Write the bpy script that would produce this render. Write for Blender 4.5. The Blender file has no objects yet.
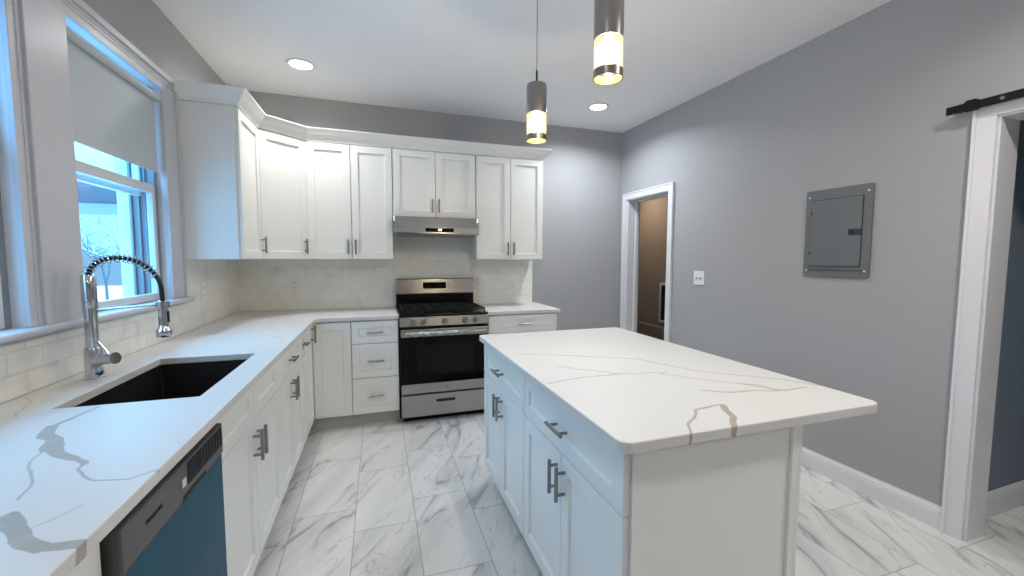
import bpy, bmesh, math, random
from mathutils import Vector, Matrix
random.seed(7)
C = bpy.context.scene.collection
S = bpy.context.scene
PI = math.pi

# ------------------------------------------------------------------ camera
def make_camera():
    yaw, pitch, roll = 0.3163, -0.0704, 0.0025
    f = Vector((math.sin(yaw)*math.cos(pitch), math.cos(yaw)*math.cos(pitch), math.sin(pitch)))
    r = Vector((math.cos(yaw), -math.sin(yaw), 0)); u = r.cross(f)
    c, s = math.cos(roll), math.sin(roll)
    r2 = c*r + s*u; u2 = -s*r + c*u
    M = Matrix((( r2.x, u2.x, -f.x, 1.2327), (r2.y, u2.y, -f.y, -4.1054), (r2.z, u2.z, -f.z, 1.3754), (0, 0, 0, 1)))
    cam = bpy.data.cameras.new('camera'); o = bpy.data.objects.new('camera', cam); C.objects.link(o)
    o.matrix_world = M
    cam.sensor_width = 36; cam.lens = 409.9/1024*36; cam.clip_start = 0.02; cam.clip_end = 200
    S.camera = o
make_camera()

# ------------------------------------------------------------------ world, exposure
EXPOSURE = 0.44
SKY = (0.135, 0.435, 0.80); SKY_STRENGTH = 11.5
CAN_W = 19.0            # watts of each recessed ceiling lamp
w = bpy.data.worlds.new('winter_sky'); S.world = w; w.use_nodes = True
nt = w.node_tree
bg = nt.nodes['Background']
tc = nt.nodes.new('ShaderNodeTexCoord'); sp = nt.nodes.new('ShaderNodeSeparateXYZ')
cr = nt.nodes.new('ShaderNodeValToRGB')
nt.links.new(tc.outputs['Generated'], sp.inputs[0]); nt.links.new(sp.outputs[2], cr.inputs[0])
cr.color_ramp.elements[0].position = 0.0; cr.color_ramp.elements[0].color = (SKY[0]*.12, SKY[1]*.09, SKY[2]*.08, 1)
cr.color_ramp.elements[1].position = 0.6; cr.color_ramp.elements[1].color = (*SKY, 1)
nt.links.new(cr.outputs[0], bg.inputs[0]); bg.inputs[1].default_value = SKY_STRENGTH
S.view_settings.view_transform = 'Standard'
try: S.view_settings.look = 'None'
except Exception: pass
S.view_settings.exposure = EXPOSURE; S.view_settings.gamma = 1.0
S.view_settings.use_curve_mapping = False
S.cycles.max_bounces = 10; S.cycles.diffuse_bounces = 6; S.cycles.glossy_bounces = 4
S.cycles.transmission_bounces = 8; S.cycles.transparent_max_bounces = 12
S.cycles.sample_clamp_indirect = 6.0
S.cycles.caustics_reflective = False; S.cycles.caustics_refractive = False
S.cycles.use_denoising = True

def lin(r, g, b):
    f = lambda c: (c/255/12.92) if c/255 <= .04045 else ((c/255+.055)/1.055)**2.4
    return (f(r), f(g), f(b))

# ------------------------------------------------------------------ materials
class NB:
    """tiny node builder"""
    def __init__(s, m): s.nt = m.node_tree; s.n = s.nt.nodes; s.l = s.nt.links
    def link(s, a, b):
        if isinstance(a, (int, float)): b.default_value = a
        elif isinstance(a, tuple): b.default_value = a if len(a) == len(b.default_value) else (*a, 1)
        else: s.l.new(a, b)
    def math(s, op, a, b=0.0, clamp=False):
        n = s.n.new('ShaderNodeMath'); n.operation = op; n.use_clamp = clamp
        s.link(a, n.inputs[0]); s.link(b, n.inputs[1]); return n.outputs[0]
    def vm(s, op, a, b=None, out=0):
        n = s.n.new('ShaderNodeVectorMath'); n.operation = op
        s.link(a, n.inputs[0])
        if b is not None:
            if op == 'SCALE': s.link(b, n.inputs[3])
            else: s.link(b, n.inputs[1])
        return n.outputs[out]
    def noise(s, v, scale, detail=3, rough=.5, dist=0.0, out=0):
        n = s.n.new('ShaderNodeTexNoise'); s.link(v, n.inputs['Vector'])
        n.inputs['Scale'].default_value = scale; n.inputs['Detail'].default_value = detail
        n.inputs['Roughness'].default_value = rough; n.inputs['Distortion'].default_value = dist
        return n.outputs[out]
    def sep(s, v):
        n = s.n.new('ShaderNodeSeparateXYZ'); s.link(v, n.inputs[0]); return n.outputs
    def comb(s, x, y, z=0.0):
        n = s.n.new('ShaderNodeCombineXYZ'); s.link(x, n.inputs[0]); s.link(y, n.inputs[1]); s.link(z, n.inputs[2]); return n.outputs[0]
    def ramp(s, v, a, b, ca=0.0, cb=1.0):
        n = s.n.new('ShaderNodeMapRange'); n.interpolation_type = 'SMOOTHSTEP'; s.link(v, n.inputs[0])
        n.inputs[1].default_value = a; n.inputs[2].default_value = b; n.inputs[3].default_value = ca; n.inputs[4].default_value = cb
        return n.outputs[0]
    def mix(s, f, a, b):
        n = s.n.new('ShaderNodeMix'); n.data_type = 'RGBA'; s.link(f, n.inputs[0]); s.link(a, n.inputs[6]); s.link(b, n.inputs[7]); return n.outputs[2]
    def pos(s): return s.n.new('ShaderNodeNewGeometry').outputs['Position']
    def obj(s): return s.n.new('ShaderNodeTexCoord').outputs['Object']
    def bump(s, h, strength, dist=.01):
        n = s.n.new('ShaderNodeBump'); n.inputs['Strength'].default_value = strength; n.inputs['Distance'].default_value = dist
        s.link(h, n.inputs['Height']); s.l.new(n.outputs[0], s.n['Principled BSDF'].inputs['Normal'])
    def set(s, k, v): s.link(v, s.n['Principled BSDF'].inputs[k])

def mat(name, col, rough=.5, metal=0.0, spec=.5, coat=0.0, emit=None, es=0.0, vary=0.0, vscale=8.0, bump=0.0, bscale=200.0):
    m = bpy.data.materials.new(name); m.use_nodes = True; b = NB(m)
    b.set('Base Color', (*col, 1)); b.set('Roughness', rough); b.set('Metallic', metal)
    b.set('Specular IOR Level', spec); b.set('Coat Weight', coat)
    if emit: b.set('Emission Color', (*emit, 1)); b.set('Emission Strength', es)
    if vary:
        n = b.noise(b.pos(), vscale, 4)
        lo = tuple(c*(1-vary) for c in col); hi = tuple(min(1, c*(1+vary)) for c in col)
        b.set('Base Color', b.mix(n, (*lo, 1), (*hi, 1)))
    if bump: b.bump(b.noise(b.pos(), bscale, 3), bump, .002)
    return m

M = {}
M['wall'] = mat('wall_paint', lin(166, 166, 168), .62, spec=.35, vary=.03, vscale=2.5, bump=.12, bscale=260)
M['ceiling'] = mat('ceiling_paint', lin(238, 237, 237), .75, vary=.015, vscale=2, bump=.05, bscale=200)
M['trim'] = mat('trim_paint', lin(222, 222, 225), .35, vary=.02, vscale=6, bump=.05, bscale=90)
M['window_trim'] = mat('window_trim_dimmed', lin(202, 203, 208), .35, vary=.02, vscale=6, bump=.05, bscale=90)  # same paint as the other trim, greyed to carry the dim light there
M['cabinet'] = mat('cabinet_paint', lin(234, 234, 229), .34, vary=.012, vscale=4)
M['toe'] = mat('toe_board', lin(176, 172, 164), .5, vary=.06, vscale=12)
M['gap'] = mat('shadow_gap', lin(70, 70, 70), .8)
M['chrome'] = mat('chrome', (.62, .63, .65), .12, 1.0)
M['nickel'] = mat('brushed_nickel', lin(150, 146, 142), .33, 1.0, vary=.05, vscale=60)
M['black'] = mat('black_enamel', (.004, .004, .0045), .22, spec=.22, vary=.1)
M['matteblack'] = mat('matte_black', (.006, .006, .0065), .5, spec=.2, vary=.1)
M['iron'] = mat('cast_iron', (.008, .008, .008), .6, spec=.25, bump=.3, bscale=300)
M['glassblack'] = mat('oven_glass', (.003, .003, .0035), .08, spec=.14, vary=.1)
M['sink'] = mat('sink_composite', (.010, .010, .011), .42, bump=.15, bscale=500, vary=.15)
M['panel_grey'] = mat('electric_panel_paint', lin(104, 108, 112), .45, vary=.03, vscale=5)
M['panel_latch'] = mat('panel_latch', lin(38, 52, 62), .4)
M['plate'] = mat('plastic_plate', lin(228, 228, 226), .35)
M['dark'] = mat('dark_slot', (.01, .01, .01), .6)
M['hall'] = mat('hall_wall_shade', lin(116, 130, 144), .6, vary=.04, vscale=2)  # wall grey turned dark slate: the unlit hall's shade is in the colour
M['brownwall'] = mat('brown_paint', lin(152, 134, 116), .6, vary=.05, vscale=2)
M['brownfloor'] = mat('brown_boards', lin(58, 40, 28), .4, vary=.3, vscale=6)
M['shade'] = mat('roller_shade_fabric', lin(196, 204, 207), .85, bump=.2, bscale=500, vary=.02)
M['frame_grey'] = mat('storm_frame', lin(128, 134, 138), .5)
M['vinyl'] = mat('window_vinyl', lin(214, 214, 216), .35)
M['dwgrey'] = mat('dishwasher_console', lin(84, 83, 83), .35, metal=.3, vary=.08, vscale=12)
M['white_label'] = mat('sticker', lin(225, 225, 225), .5)
M['lampglow'] = mat('lamp_diffuser', (1, 1, 1), .5, emit=(1, .93, .86), es=9.0)
M['bulb'] = mat('pendant_bulb', (1, .8, .5), .5, emit=(1.0, .76, .44), es=70.0)
M['gold'] = mat('inner_gold', (.16, .095, .02), .5, 0, spec=.1)
M['reflection_rim'] = mat('reflection_rim', lin(215, 205, 180), .3, .8)  # pale tone standing in for a reflection on the range
M['display'] = mat('lit_digits', (1, 1, 1), .5, emit=(.9, .95, 1), es=4.0)
M['snow'] = mat('snow', (.62, .64, .66), .8, vary=.05, vscale=1, bump=.4, bscale=3)
M['bark'] = mat('frosty_bark', lin(92, 88, 88), .9, vary=.35, vscale=3)
M['siding'] = mat('house_siding', lin(112, 104, 112), .8, vary=.05)
M['roofing'] = mat('roof_snow', (.34, .36, .38), .8)
M['hose'] = mat('black_hose', (.01, .01, .012), .4)
M['vent_inner'] = mat('vent_dark', lin(30, 36, 32), .6)

def brushed():
    m = bpy.data.materials.new('brushed_steel'); m.use_nodes = True; b = NB(m)
    p = b.sep(b.pos()); v = b.comb(b.math('MULTIPLY', p[0], 2.0), b.math('MULTIPLY', p[1], 2.0), b.math('MULTIPLY', p[2], 260.0))
    n = b.noise(v, 1.0, 3)
    b.set('Base Color', b.mix(n, (*lin(168, 166, 163), 1), (*lin(171, 169, 166), 1)))
    tg = b.n.new('ShaderNodeTangent'); tg.direction_type = 'RADIAL'; tg.axis = 'Z'; b.l.new(tg.outputs[0], b.n['Principled BSDF'].inputs['Tangent'])
    b.set('Anisotropic', .85); b.set('Anisotropic Rotation', .25); b.set('Metallic', 1.0); b.set('Roughness', .28)
    return m
M['steel'] = brushed()

def wrap():
    m = bpy.data.materials.new('plastic_wrap'); m.use_nodes = True; b = NB(m)
    v = b.n.new('ShaderNodeTexVoronoi'); v.inputs['Scale'].default_value = 55; b.link(b.pos(), v.inputs['Vector'])
    b.set('Base Color', b.mix(v.outputs[0], (*lin(120, 120, 118), 1), (*lin(205, 205, 203), 1)))
    b.set('Metallic', .6); b.set('Roughness', .25); b.bump(b.noise(b.pos(), 60, 4), .9, .01)
    return m
M['wrap'] = wrap()

def film():
    m = bpy.data.materials.new('dishwasher_door_with_blue_film'); m.use_nodes = True; b = NB(m)
    P = b.pos(); p = b.sep(P)
    # peeled upper edge of the film: lower towards the near (left) end
    edge = b.math('ADD', b.math('MULTIPLY', b.math('ADD', p[1], 2.64), 0.02), 0.772)
    n = b.noise(P, 16, 3); n2 = b.noise(P, 5, 2)
    d = b.math('SUBTRACT', b.math('ADD', p[2], b.math('MULTIPLY', b.math('SUBTRACT', n, .5), .035)), edge)
    k = b.ramp(d, -.004, .004)
    blue = b.mix(n2, (*lin(0, 66, 90), 1), (*lin(4, 84, 108), 1))
    b.set('Base Color', b.mix(k, blue, (*lin(92, 90, 88), 1)))
    b.set('Metallic', b.math('MULTIPLY', k, .6)); b.set('Roughness', .38); b.set('Specular IOR Level', .12)
    b.bump(b.noise(P, 9, 4, .6), .25, .006)
    return m
M['film'] = film()

def glass():
    m = bpy.data.materials.new('window_glass'); m.use_nodes = True; nt = m.node_tree; nt.nodes.clear()
    o = nt.nodes.new('ShaderNodeOutputMaterial'); t = nt.nodes.new('ShaderNodeBsdfTransparent'); g = nt.nodes.new('ShaderNodeBsdfGlossy')
    g.inputs['Roughness'].default_value = .02; mx = nt.nodes.new('ShaderNodeMixShader'); lw = nt.nodes.new('ShaderNodeLayerWeight'); lw.inputs[0].default_value = .5
    pw = nt.nodes.new('ShaderNodeMath'); pw.operation = 'POWER'; pw.inputs[1].default_value = 5; nt.links.new(lw.outputs['Facing'], pw.inputs[0])
    fr = nt.nodes.new('ShaderNodeMath'); fr.operation = 'MULTIPLY_ADD'; fr.inputs[1].default_value = .5; fr.inputs[2].default_value = .03; nt.links.new(pw.outputs[0], fr.inputs[0]); t.inputs[0].default_value = (.97, .985, .99, 1)
    nt.links.new(fr.outputs[0], mx.inputs[0]); nt.links.new(t.outputs[0], mx.inputs[1]); nt.links.new(g.outputs[0], mx.inputs[2]); nt.links.new(mx.outputs[0], o.inputs[0])
    return m
M['glass'] = glass()

def crackle():
    m = bpy.data.materials.new('bubble_glass'); m.use_nodes = True; nt = m.node_tree; nt.nodes.clear()
    o = nt.nodes.new('ShaderNodeOutputMaterial'); t = nt.nodes.new('ShaderNodeBsdfTransparent'); tl = nt.nodes.new('ShaderNodeBsdfTranslucent')
    tl.inputs[0].default_value = (1, .86, .55, 1); t.inputs[0].default_value = (1, .95, .85, 1)
    geo = nt.nodes.new('ShaderNodeTexCoord'); v = nt.nodes.new('ShaderNodeTexVoronoi'); v.inputs['Scale'].default_value = 110
    nt.links.new(geo.outputs['Object'], v.inputs['Vector'])
    r = nt.nodes.new('ShaderNodeMapRange'); r.inputs[1].default_value = .25; r.inputs[2].default_value = .6; r.inputs[3].default_value = .002; r.inputs[4].default_value = .022
    nt.links.new(v.outputs[0], r.inputs[0]); mx = nt.nodes.new('ShaderNodeMixShader')
    nt.links.new(r.outputs[0], mx.inputs[0]); nt.links.new(t.outputs[0], mx.inputs[1]); nt.links.new(tl.outputs[0], mx.inputs[2])
    gl = nt.nodes.new('ShaderNodeBsdfGlossy'); gl.inputs['Roughness'].default_value = .1
    m2 = nt.nodes.new('ShaderNodeMixShader'); m2.inputs[0].default_value = .03
    nt.links.new(mx.outputs[0], m2.inputs[1]); nt.links.new(gl.outputs[0], m2.inputs[2]); nt.links.new(m2.outputs[0], o.inputs[0])
    return m
M['crackle'] = crackle()

def tiles(name, axis):
    """glossy white 3x6 subway tile, running bond, pillowed edges"""
    m = bpy.data.materials.new(name); m.use_nodes = True; b = NB(m)
    P = b.pos(); p = b.sep(P)
    W, H, G = .1524, .0762, .0022
    u = b.math('ADD', p[axis], 40*W); v = b.math('ADD', b.math('SUBTRACT', p[2], .914), 40*H)
    row = b.math('FLOOR', b.math('DIVIDE', v, H)); odd = b.math('MODULO', row, 2.0)
    u2 = b.math('ADD', u, b.math('MULTIPLY', odd, W/2))
    fu = b.math('MULTIPLY', b.math('FRACT', b.math('DIVIDE', u2, W)), W); fv = b.math('MULTIPLY', b.math('FRACT', b.math('DIVIDE', v, H)), H)
    du = b.math('MINIMUM', fu, b.math('SUBTRACT', W, fu)); dv = b.math('MINIMUM', fv, b.math('SUBTRACT', H, fv))
    d = b.math('MINIMUM', du, dv)
    grout = b.ramp(d, G*.35, G)
    wn = b.n.new('ShaderNodeTexWhiteNoise'); b.link(b.comb(b.math('FLOOR', b.math('DIVIDE', u2, W)), row), wn.inputs[0])
    tint = b.mix(wn.outputs[0], (*lin(236, 235, 228), 1), (*lin(241, 240, 233), 1))
    vein = b.ramp(b.noise(P, 7, 5, .6, .6), .52, .72)
    tint = b.mix(b.math('MULTIPLY', vein, .25), tint, (*lin(180, 178, 180), 1))
    b.set('Base Color', b.mix(grout, (*lin(216, 213, 207), 1), tint))
    b.set('Roughness', b.ramp(grout, 0, 1, .7, .13))
    b.bump(b.math('MINIMUM', b.math('DIVIDE', d, .006), 1.0), .5, .0022)
    return m
M['tiles_x'] = tiles('subway_tiles_back', 0); M['tiles_y'] = tiles('subway_tiles_left', 1)

def floor_mat():
    m = bpy.data.materials.new('marble_floor_tile'); m.use_nodes = True; b = NB(m)
    P = b.pos(); p = b.sep(P)
    W, L, G = .3055, .61, .0030
    cx = b.math('ADD', b.math('SUBTRACT', p[0], 1.093), 20*W)
    col = b.math('FLOOR', b.math('DIVIDE', cx, W)); odd = b.math('MODULO', col, 2.0)
    ly = b.math('ADD', b.math('ADD', p[1], 1.982 + 20*L), b.math('MULTIPLY', odd, -.205))
    row = b.math('FLOOR', b.math('DIVIDE', ly, L))
    fu = b.math('MULTIPLY', b.math('FRACT', b.math('DIVIDE', cx, W)), W); fv = b.math('MULTIPLY', b.math('FRACT', b.math('DIVIDE', ly, L)), L)
    du = b.math('MINIMUM', fu, b.math('SUBTRACT', W, fu)); dv = b.math('MINIMUM', fv, b.math('SUBTRACT', L, fv))
    grout = b.ramp(b.math('MINIMUM', du, dv), G*.3, G)
    wn = b.n.new('ShaderNodeTexWhiteNoise'); b.link(b.comb(col, row), wn.inputs[0])
    off = b.vm('SCALE', wn.outputs[1], 9.0)
    # vein frame: turned 27 degrees from the run of the tiles
    a = math.radians(27); ca, sa = math.cos(a), math.sin(a)
    along = b.math('ADD', b.math('MULTIPLY', p[0], sa), b.math('MULTIPLY', p[1], ca))
    across = b.math('SUBTRACT', b.math('MULTIPLY', p[0], ca), b.math('MULTIPLY', p[1], sa))
    V = b.vm('ADD', b.comb(b.math('MULTIPLY', along, .95), b.math('MULTIPLY', across, 5.0)), off)
    n1 = b.noise(V, .95, 3, .5, .5)
    line1 = b.ramp(b.math('ABSOLUTE', b.math('SUBTRACT', n1, .5)), .0, .022, 1.0, 0.0)
    halo1 = b.ramp(b.math('ABSOLUTE', b.math('SUBTRACT', n1, .5)), .0, .10, 1.0, 0.0)
    n2 = b.noise(b.vm('ADD', V, (13.1, 4.2, 0)), 1.7, 3, .55, .7)
    line2 = b.ramp(b.math('ABSOLUTE', b.math('SUBTRACT', n2, .47)), .0, .014, 1.0, 0.0)
    brk = b.ramp(b.noise(b.vm('ADD', V, (3, 9, 2)), 1.3, 3), .42, .62)
    cloud = b.ramp(b.noise(b.vm('ADD', V, (7, 1, 5)), 1.0, 6, .6, .4), .42, .80)
    base = b.mix(wn.outputs[0], (*lin(222, 222, 219), 1), (*lin(230, 230, 228), 1))
    c0 = b.mix(b.math('MULTIPLY', b.math('MULTIPLY', halo1, brk), .38), base, (*lin(168, 168, 172), 1))
    c1 = b.mix(b.math('MULTIPLY', cloud, .50), c0, (*lin(176, 177, 180), 1))
    c2 = b.mix(b.math('MULTIPLY', b.math('MULTIPLY', line1, brk), .62), c1, (*lin(128, 130, 136), 1))
    c3 = b.mix(b.math('MULTIPLY', b.math('MULTIPLY', line2, b.math('SUBTRACT', 1.0, brk)), .40), c2, (*lin(150, 150, 154), 1))
    b.set('Base Color', b.mix(grout, (*lin(150, 150, 150), 1), c3))
    b.set('Roughness', b.ramp(grout, 0, 1, .8, .24)); b.bump(grout, .25, .001)
    return m
M['floor'] = floor_mat()

def quartz(name, polylines):
    """white quartz with the veins running where the slab has them (world x, y)"""
    m = bpy.data.materials.new(name); m.use_nodes = True; b = NB(m)
    P0 = b.pos()
    wob = b.vm('SCALE', b.vm('SUBTRACT', b.noise(P0, 8, 1, .5, 0, 1), (.5, .5, .5)), .045)
    P = b.vm('MULTIPLY', b.vm('ADD', P0, wob), (1, 1, 0))
    g = bpy.data.node_groups.get('vein_segment')
    acc = None
    for pl in polylines:
        wd, st, pts = pl[0], pl[1], pl[2]
        for i in range(len(pts)-1):
            A = Vector((*pts[i], 0)); B = Vector((*pts[i+1], 0)); ba = B-A; dd = max(ba.dot(ba), 1e-9)
            w0 = wd if isinstance(wd, (int, float)) else wd[i]
            pa = b.vm('SUBTRACT', P, tuple(A)); h = b.math('MULTIPLY', b.vm('DOT_PRODUCT', pa, tuple(ba), 1), 1/dd, True)
            near = b.n.new('ShaderNodeVectorMath'); near.operation = 'SCALE'; near.inputs[0].default_value = tuple(ba); b.link(h, near.inputs[3])
            dist = b.vm('LENGTH', b.vm('SUBTRACT', pa, near.outputs[0]), None, 1)
            mask = b.ramp(dist, w0*.45, w0*.45+.0028, st, 0.0)
            acc = mask if acc is None else b.math('MAXIMUM', acc, mask)
    pat = b.ramp(b.noise(P0, 30, 4, .6), .25, .6, .85, 1.0)
    cloud = b.ramp(b.noise(P0, 2.2, 4), .4, .75)
    base = b.mix(b.math('MULTIPLY', cloud, .35), (*lin(217, 215, 211), 1), (*lin(209, 206, 203), 1))
    b.set('Base Color', b.mix(b.math('MULTIPLY', acc, pat), base, (*lin(164, 154, 141), 1)))
    b.set('Roughness', .40); b.set('Specular IOR Level', .45)
    return m

isl_veins = [
 (.0065, .8, [(1.86, -2.25), (2.10, -2.36), (2.37, -2.50), (2.47, -2.75), (2.67, -2.93), (2.79, -3.08)]),
 (.0065, .7, [(1.96, -2.516), (2.14, -2.70), (2.30, -2.74), (2.44, -2.89), (2.56, -2.99), (2.60, -3.06)]),
 (.008, .8, [(1.833, -2.731), (1.98, -2.70), (2.138, -2.697)]),
 (.009, .85, [(2.50, -2.94), (2.563, -3.03), (2.59, -3.057), (2.70, -3.05)]),
 (.010, .8, [(2.31, -2.97), (2.378, -3.02), (2.47, -3.03), (2.59, -3.057)]),
 (.005, .7, [(2.356, -2.73), (2.30, -2.76)]),
 (.017, 1.0, [(2.262, -3.105), (2.215, -3.19), (2.160, -3.25)]),
 (.0065, .9, [(2.255, -3.10), (2.155, -3.115), (2.05, -3.19), (1.996, -3.26)]),
]
left_veins = [
 ((.006, .014, .030, .030, .022, .012, .004), .85, [(.396, -2.522), (.385, -2.60), (.381, -2.668), (.407, -2.752), (.471, -2.849), (.555, -2.925), (.590, -2.965), (.595, -2.985)]),
 (.003, .8, [(.595, -2.985), (.625, -3.02), (.672, -3.047), (.735, -3.066), (.775, -3.04)]),
 (.004, .6, [(.462, -2.846), (.491, -2.948)]),
 (.003, .7, [(.491, -2.948), (.541, -3.02), (.567, -3.098)]),
 ((.034, .030, .026, .020), .95, [(.594, -3.16), (.63, -3.195), (.665, -3.235), (.715, -3.275), (.775, -3.285)]),
 (.002, .5, [(.664, -3.205), (.69, -3.18), (.70, -3.16)]),
 (.003, .5, [(.12, -2.35), (.172, -2.415), (.217, -2.545)]),
 (.005, .5, [(.34, -1.31), (.567, -1.344), (.60, -1.32), (.657, -1.406), (.718, -1.554)]),
 (.003, .5, [(.594, -1.317), (.657, -1.38), (.775, -1.40)]),
 (.004, .4, [(.55, -.45), (.80, -.38), (1.1, -.50), (1.38, -.42)]),
]
M['quartz_isl'] = quartz('quartz_island', isl_veins)
M['quartz_left'] = quartz('quartz_counter', left_veins)
M['quartz_right'] = quartz('quartz_small', [(.003, .5, [(2.2, -.30), (2.5, -.42), (2.8, -.36)])])

# ------------------------------------------------------------------ mesh helpers
def box(bm, x0, x1, y0, y1, z0, z1, mx=None):
    vs = [bm.verts.new((x, y, z)) for x in (x0, x1) for y in (y0, y1) for z in (z0, z1)]
    for f in ((0, 1, 3, 2), (4, 6, 7, 5), (0, 4, 5, 1), (2, 3, 7, 6), (0, 2, 6, 4), (1, 5, 7, 3)):
        bm.faces.new([vs[i] for i in f])
    if mx is not None:
        for v in vs: v.co = mx @ v.co
    return vs
def prism(bm, pts, z0, z1, mx=None, axis='z'):
    n = len(pts)
    def P(a, b, c):
        if axis == 'z': return (a, b, c)
        if axis == 'x': return (c, a, b)      # pts are (y,z)
        return (a, c, b)                      # axis y: pts are (x,z)
    lo = [bm.verts.new(P(a, b, z0)) for a, b in pts]; hi = [bm.verts.new(P(a, b, z1)) for a, b in pts]
    bm.faces.new(lo[::-1]); bm.faces.new(hi)
    for i in range(n): bm.faces.new((lo[i], lo[(i+1) % n], hi[(i+1) % n], hi[i]))
    if mx is not None:
        for v in lo+hi: v.co = mx @ v.co
def tube(bm, path, r, seg=12, cap=True, rs=None):
    rings = []; path = [Vector(p) for p in path]; n = len(path); prev = None
    for i, p in enumerate(path):
        t = (path[min(i+1, n-1)] - path[max(i-1, 0)]).normalized()
        if prev is None:
            a = Vector((0, 0, 1)) if abs(t.z) < .9 else Vector((1, 0, 0)); u = t.cross(a).normalized()
        else: u = (prev - t*prev.dot(t)).normalized()
        prev = u; v = t.cross(u); rr = rs[i] if rs else r
        rings.append([bm.verts.new(p + (u*math.cos(2*PI*k/seg) + v*math.sin(2*PI*k/seg))*rr) for k in range(seg)])
    for a, b in zip(rings, rings[1:]):
        for k in range(seg): bm.faces.new((a[k], a[(k+1) % seg], b[(k+1) % seg], b[k]))
    if cap: bm.faces.new(rings[0][::-1]); bm.faces.new(rings[-1])
def lathe(bm, prof, c=(0, 0, 0), seg=32, mx=None, closed=False):
    """prof: list of (r,z); r==0 allowed at the ends"""
    rings = []; allv = []
    for r, z in prof:
        if r < 1e-6: rings.append([bm.verts.new((c[0], c[1], c[2]+z))])
        else: rings.append([bm.verts.new((c[0]+r*math.cos(2*PI*k/seg), c[1]+r*math.sin(2*PI*k/seg), c[2]+z)) for k in range(seg)])
        allv += rings[-1]
    pairs = list(zip(rings, rings[1:])) + ([(rings[-1], rings[0])] if closed else [])
    for a, b in pairs:
        for k in range(seg):
            k2 = (k+1) % seg
            if len(a) == 1 and len(b) == 1: continue
            if len(a) == 1: bm.faces.new((a[0], b[k2], b[k]))
            elif len(b) == 1: bm.faces.new((a[k], a[k2], b[0]))
            else: bm.faces.new((a[k], a[k2], b[k2], b[k]))
    if mx is not None:
        for v in allv: v.co = mx @ v.co
def obj(name, bm, m, parent=None, bevel=0.0, smooth=False, label=None, off=None, seg=2):
    bmesh.ops.recalc_face_normals(bm, faces=bm.faces)
    me = bpy.data.meshes.new(name); bm.to_mesh(me); bm.free()
    if smooth:
        for p in me.polygons: p.use_smooth = True
    if off is not None: me.transform(Matrix.Translation(-Vector(off)))
    o = bpy.data.objects.new(name, me); C.objects.link(o); me.materials.append(M[m] if isinstance(m, str) else m)
    if parent is not None: o.parent = parent
    if bevel:
        b = o.modifiers.new('bevel', 'BEVEL'); b.width = bevel; b.segments = seg; b.limit_method = 'ANGLE'; b.angle_limit = math.radians(40)
        b.harden_normals = False
    if smooth:
        e = o.modifiers.new('edges', 'EDGE_SPLIT'); e.split_angle = math.radians(38)
    if label: o['label'] = label
    return o
def B(): return bmesh.new()
def bx(name, m, dims, parent=None, bevel=0.0, label=None, off=None):
    bm = B(); box(bm, *dims); return obj(name, bm, m, parent, bevel, label=label, off=off)
def thing(name, label, cat, loc=(0, 0, 0), rotz=0, group=None):
    o = bpy.data.objects.new(name, None); C.objects.link(o); o.empty_display_size = .05
    o.location = loc; o.rotation_euler = (0, 0, rotz); o['label'] = label; o['category'] = cat
    if group: o['group'] = group
    return o
def tag(o, label, cat, group=None, kind=None):
    o['label'] = label; o['category'] = cat
    if group: o['group'] = group
    if kind: o['kind'] = kind
    return o
def struct(o): o['kind'] = 'structure'; return o
def copy_tree(o, parent=None):
    c = o.copy(); C.objects.link(c)
    if parent is not None: c.parent = parent
    for ch in [x for x in bpy.data.objects if x.parent == o]: copy_tree(ch, c)
    return c

# ------------------------------------------------------------------ room shell
XL, XR, H = 0.08, 3.88, 2.794
YF = -6.3                     # wall behind the camera
WD = .22                      # thickness of the left wall
win = [(-3.005, -2.255), (-1.995, -1.215)]         # window 1, window 2 (y ranges)
WZ0, WZ1 = 1.112, 2.335

bm = B()
box(bm, XL-WD, XR+.03, YF-.12, .12, -.08, 0); box(bm, XR+.03, 6.4, YF-.12, -2.70, -.08, 0)
box(bm, XR+.03, XR+.20, -2.70, .12, -.08, 0)
struct(obj('floor', bm, 'floor'))
struct(bx('floor_passage', 'brownfloor', (XR+.20, 6.1, -2.70, 3.3, -.08, 0)))
bm = B()
box(bm, XL-WD, XR+.15, YF-.12, .12, H, H+.1); box(bm, XR+.15, 6.4, YF-.12, 3.3, H, H+.1)
struct(obj('ceiling', bm, 'ceiling'))
bm = B()
ys = [YF-.12, win[0][0], win[0][1], win[1][0], win[1][1], .12]
for i in (0, 2, 4): box(bm, XL-WD, XL, ys[i], ys[i+1], 0, H)
for a, b_ in win: box(bm, XL-WD, XL, a, b_, 0, WZ0); box(bm, XL-WD, XL, a, b_, WZ1, H)
struct(obj('wall_left', bm, 'wall'))
struct(bx('wall_back', 'wall', (XL, XR+.15, 0, .12, 0, H)))
struct(bx('wall_front', 'wall', (XL, 6.2, YF-.12, YF, 0, H)))
D1 = (-.805, -.130, 2.035); D2 = (-3.96, -2.966, 2.040)
bm = B()
for a, b_ in ((YF, D2[0]), (D2[1], D1[0]), (D1[1], 0)): box(bm, XR, XR+.15, a, b_, 0, H)
for d in (D1, D2): box(bm, XR, XR+.15, d[0], d[1], d[2], H)
struct(obj('wall_right', bm, 'wall'))
# rooms beyond the two openings
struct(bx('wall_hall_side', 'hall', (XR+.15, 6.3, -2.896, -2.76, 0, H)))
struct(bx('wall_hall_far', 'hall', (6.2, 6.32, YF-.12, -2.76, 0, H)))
struct(bx('wall_passage_far', 'brownwall', (5.9, 6.02, -2.75, 3.2, 0, H)))
struct(bx('wall_passage_end', 'brownwall', (XR+.15, 5.9, 3.1, 3.2, 0, H)))
struct(bx('wall_passage_side', 'brownwall', (XR+.03, XR+.15, .12, 3.1, 0, H)))

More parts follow.
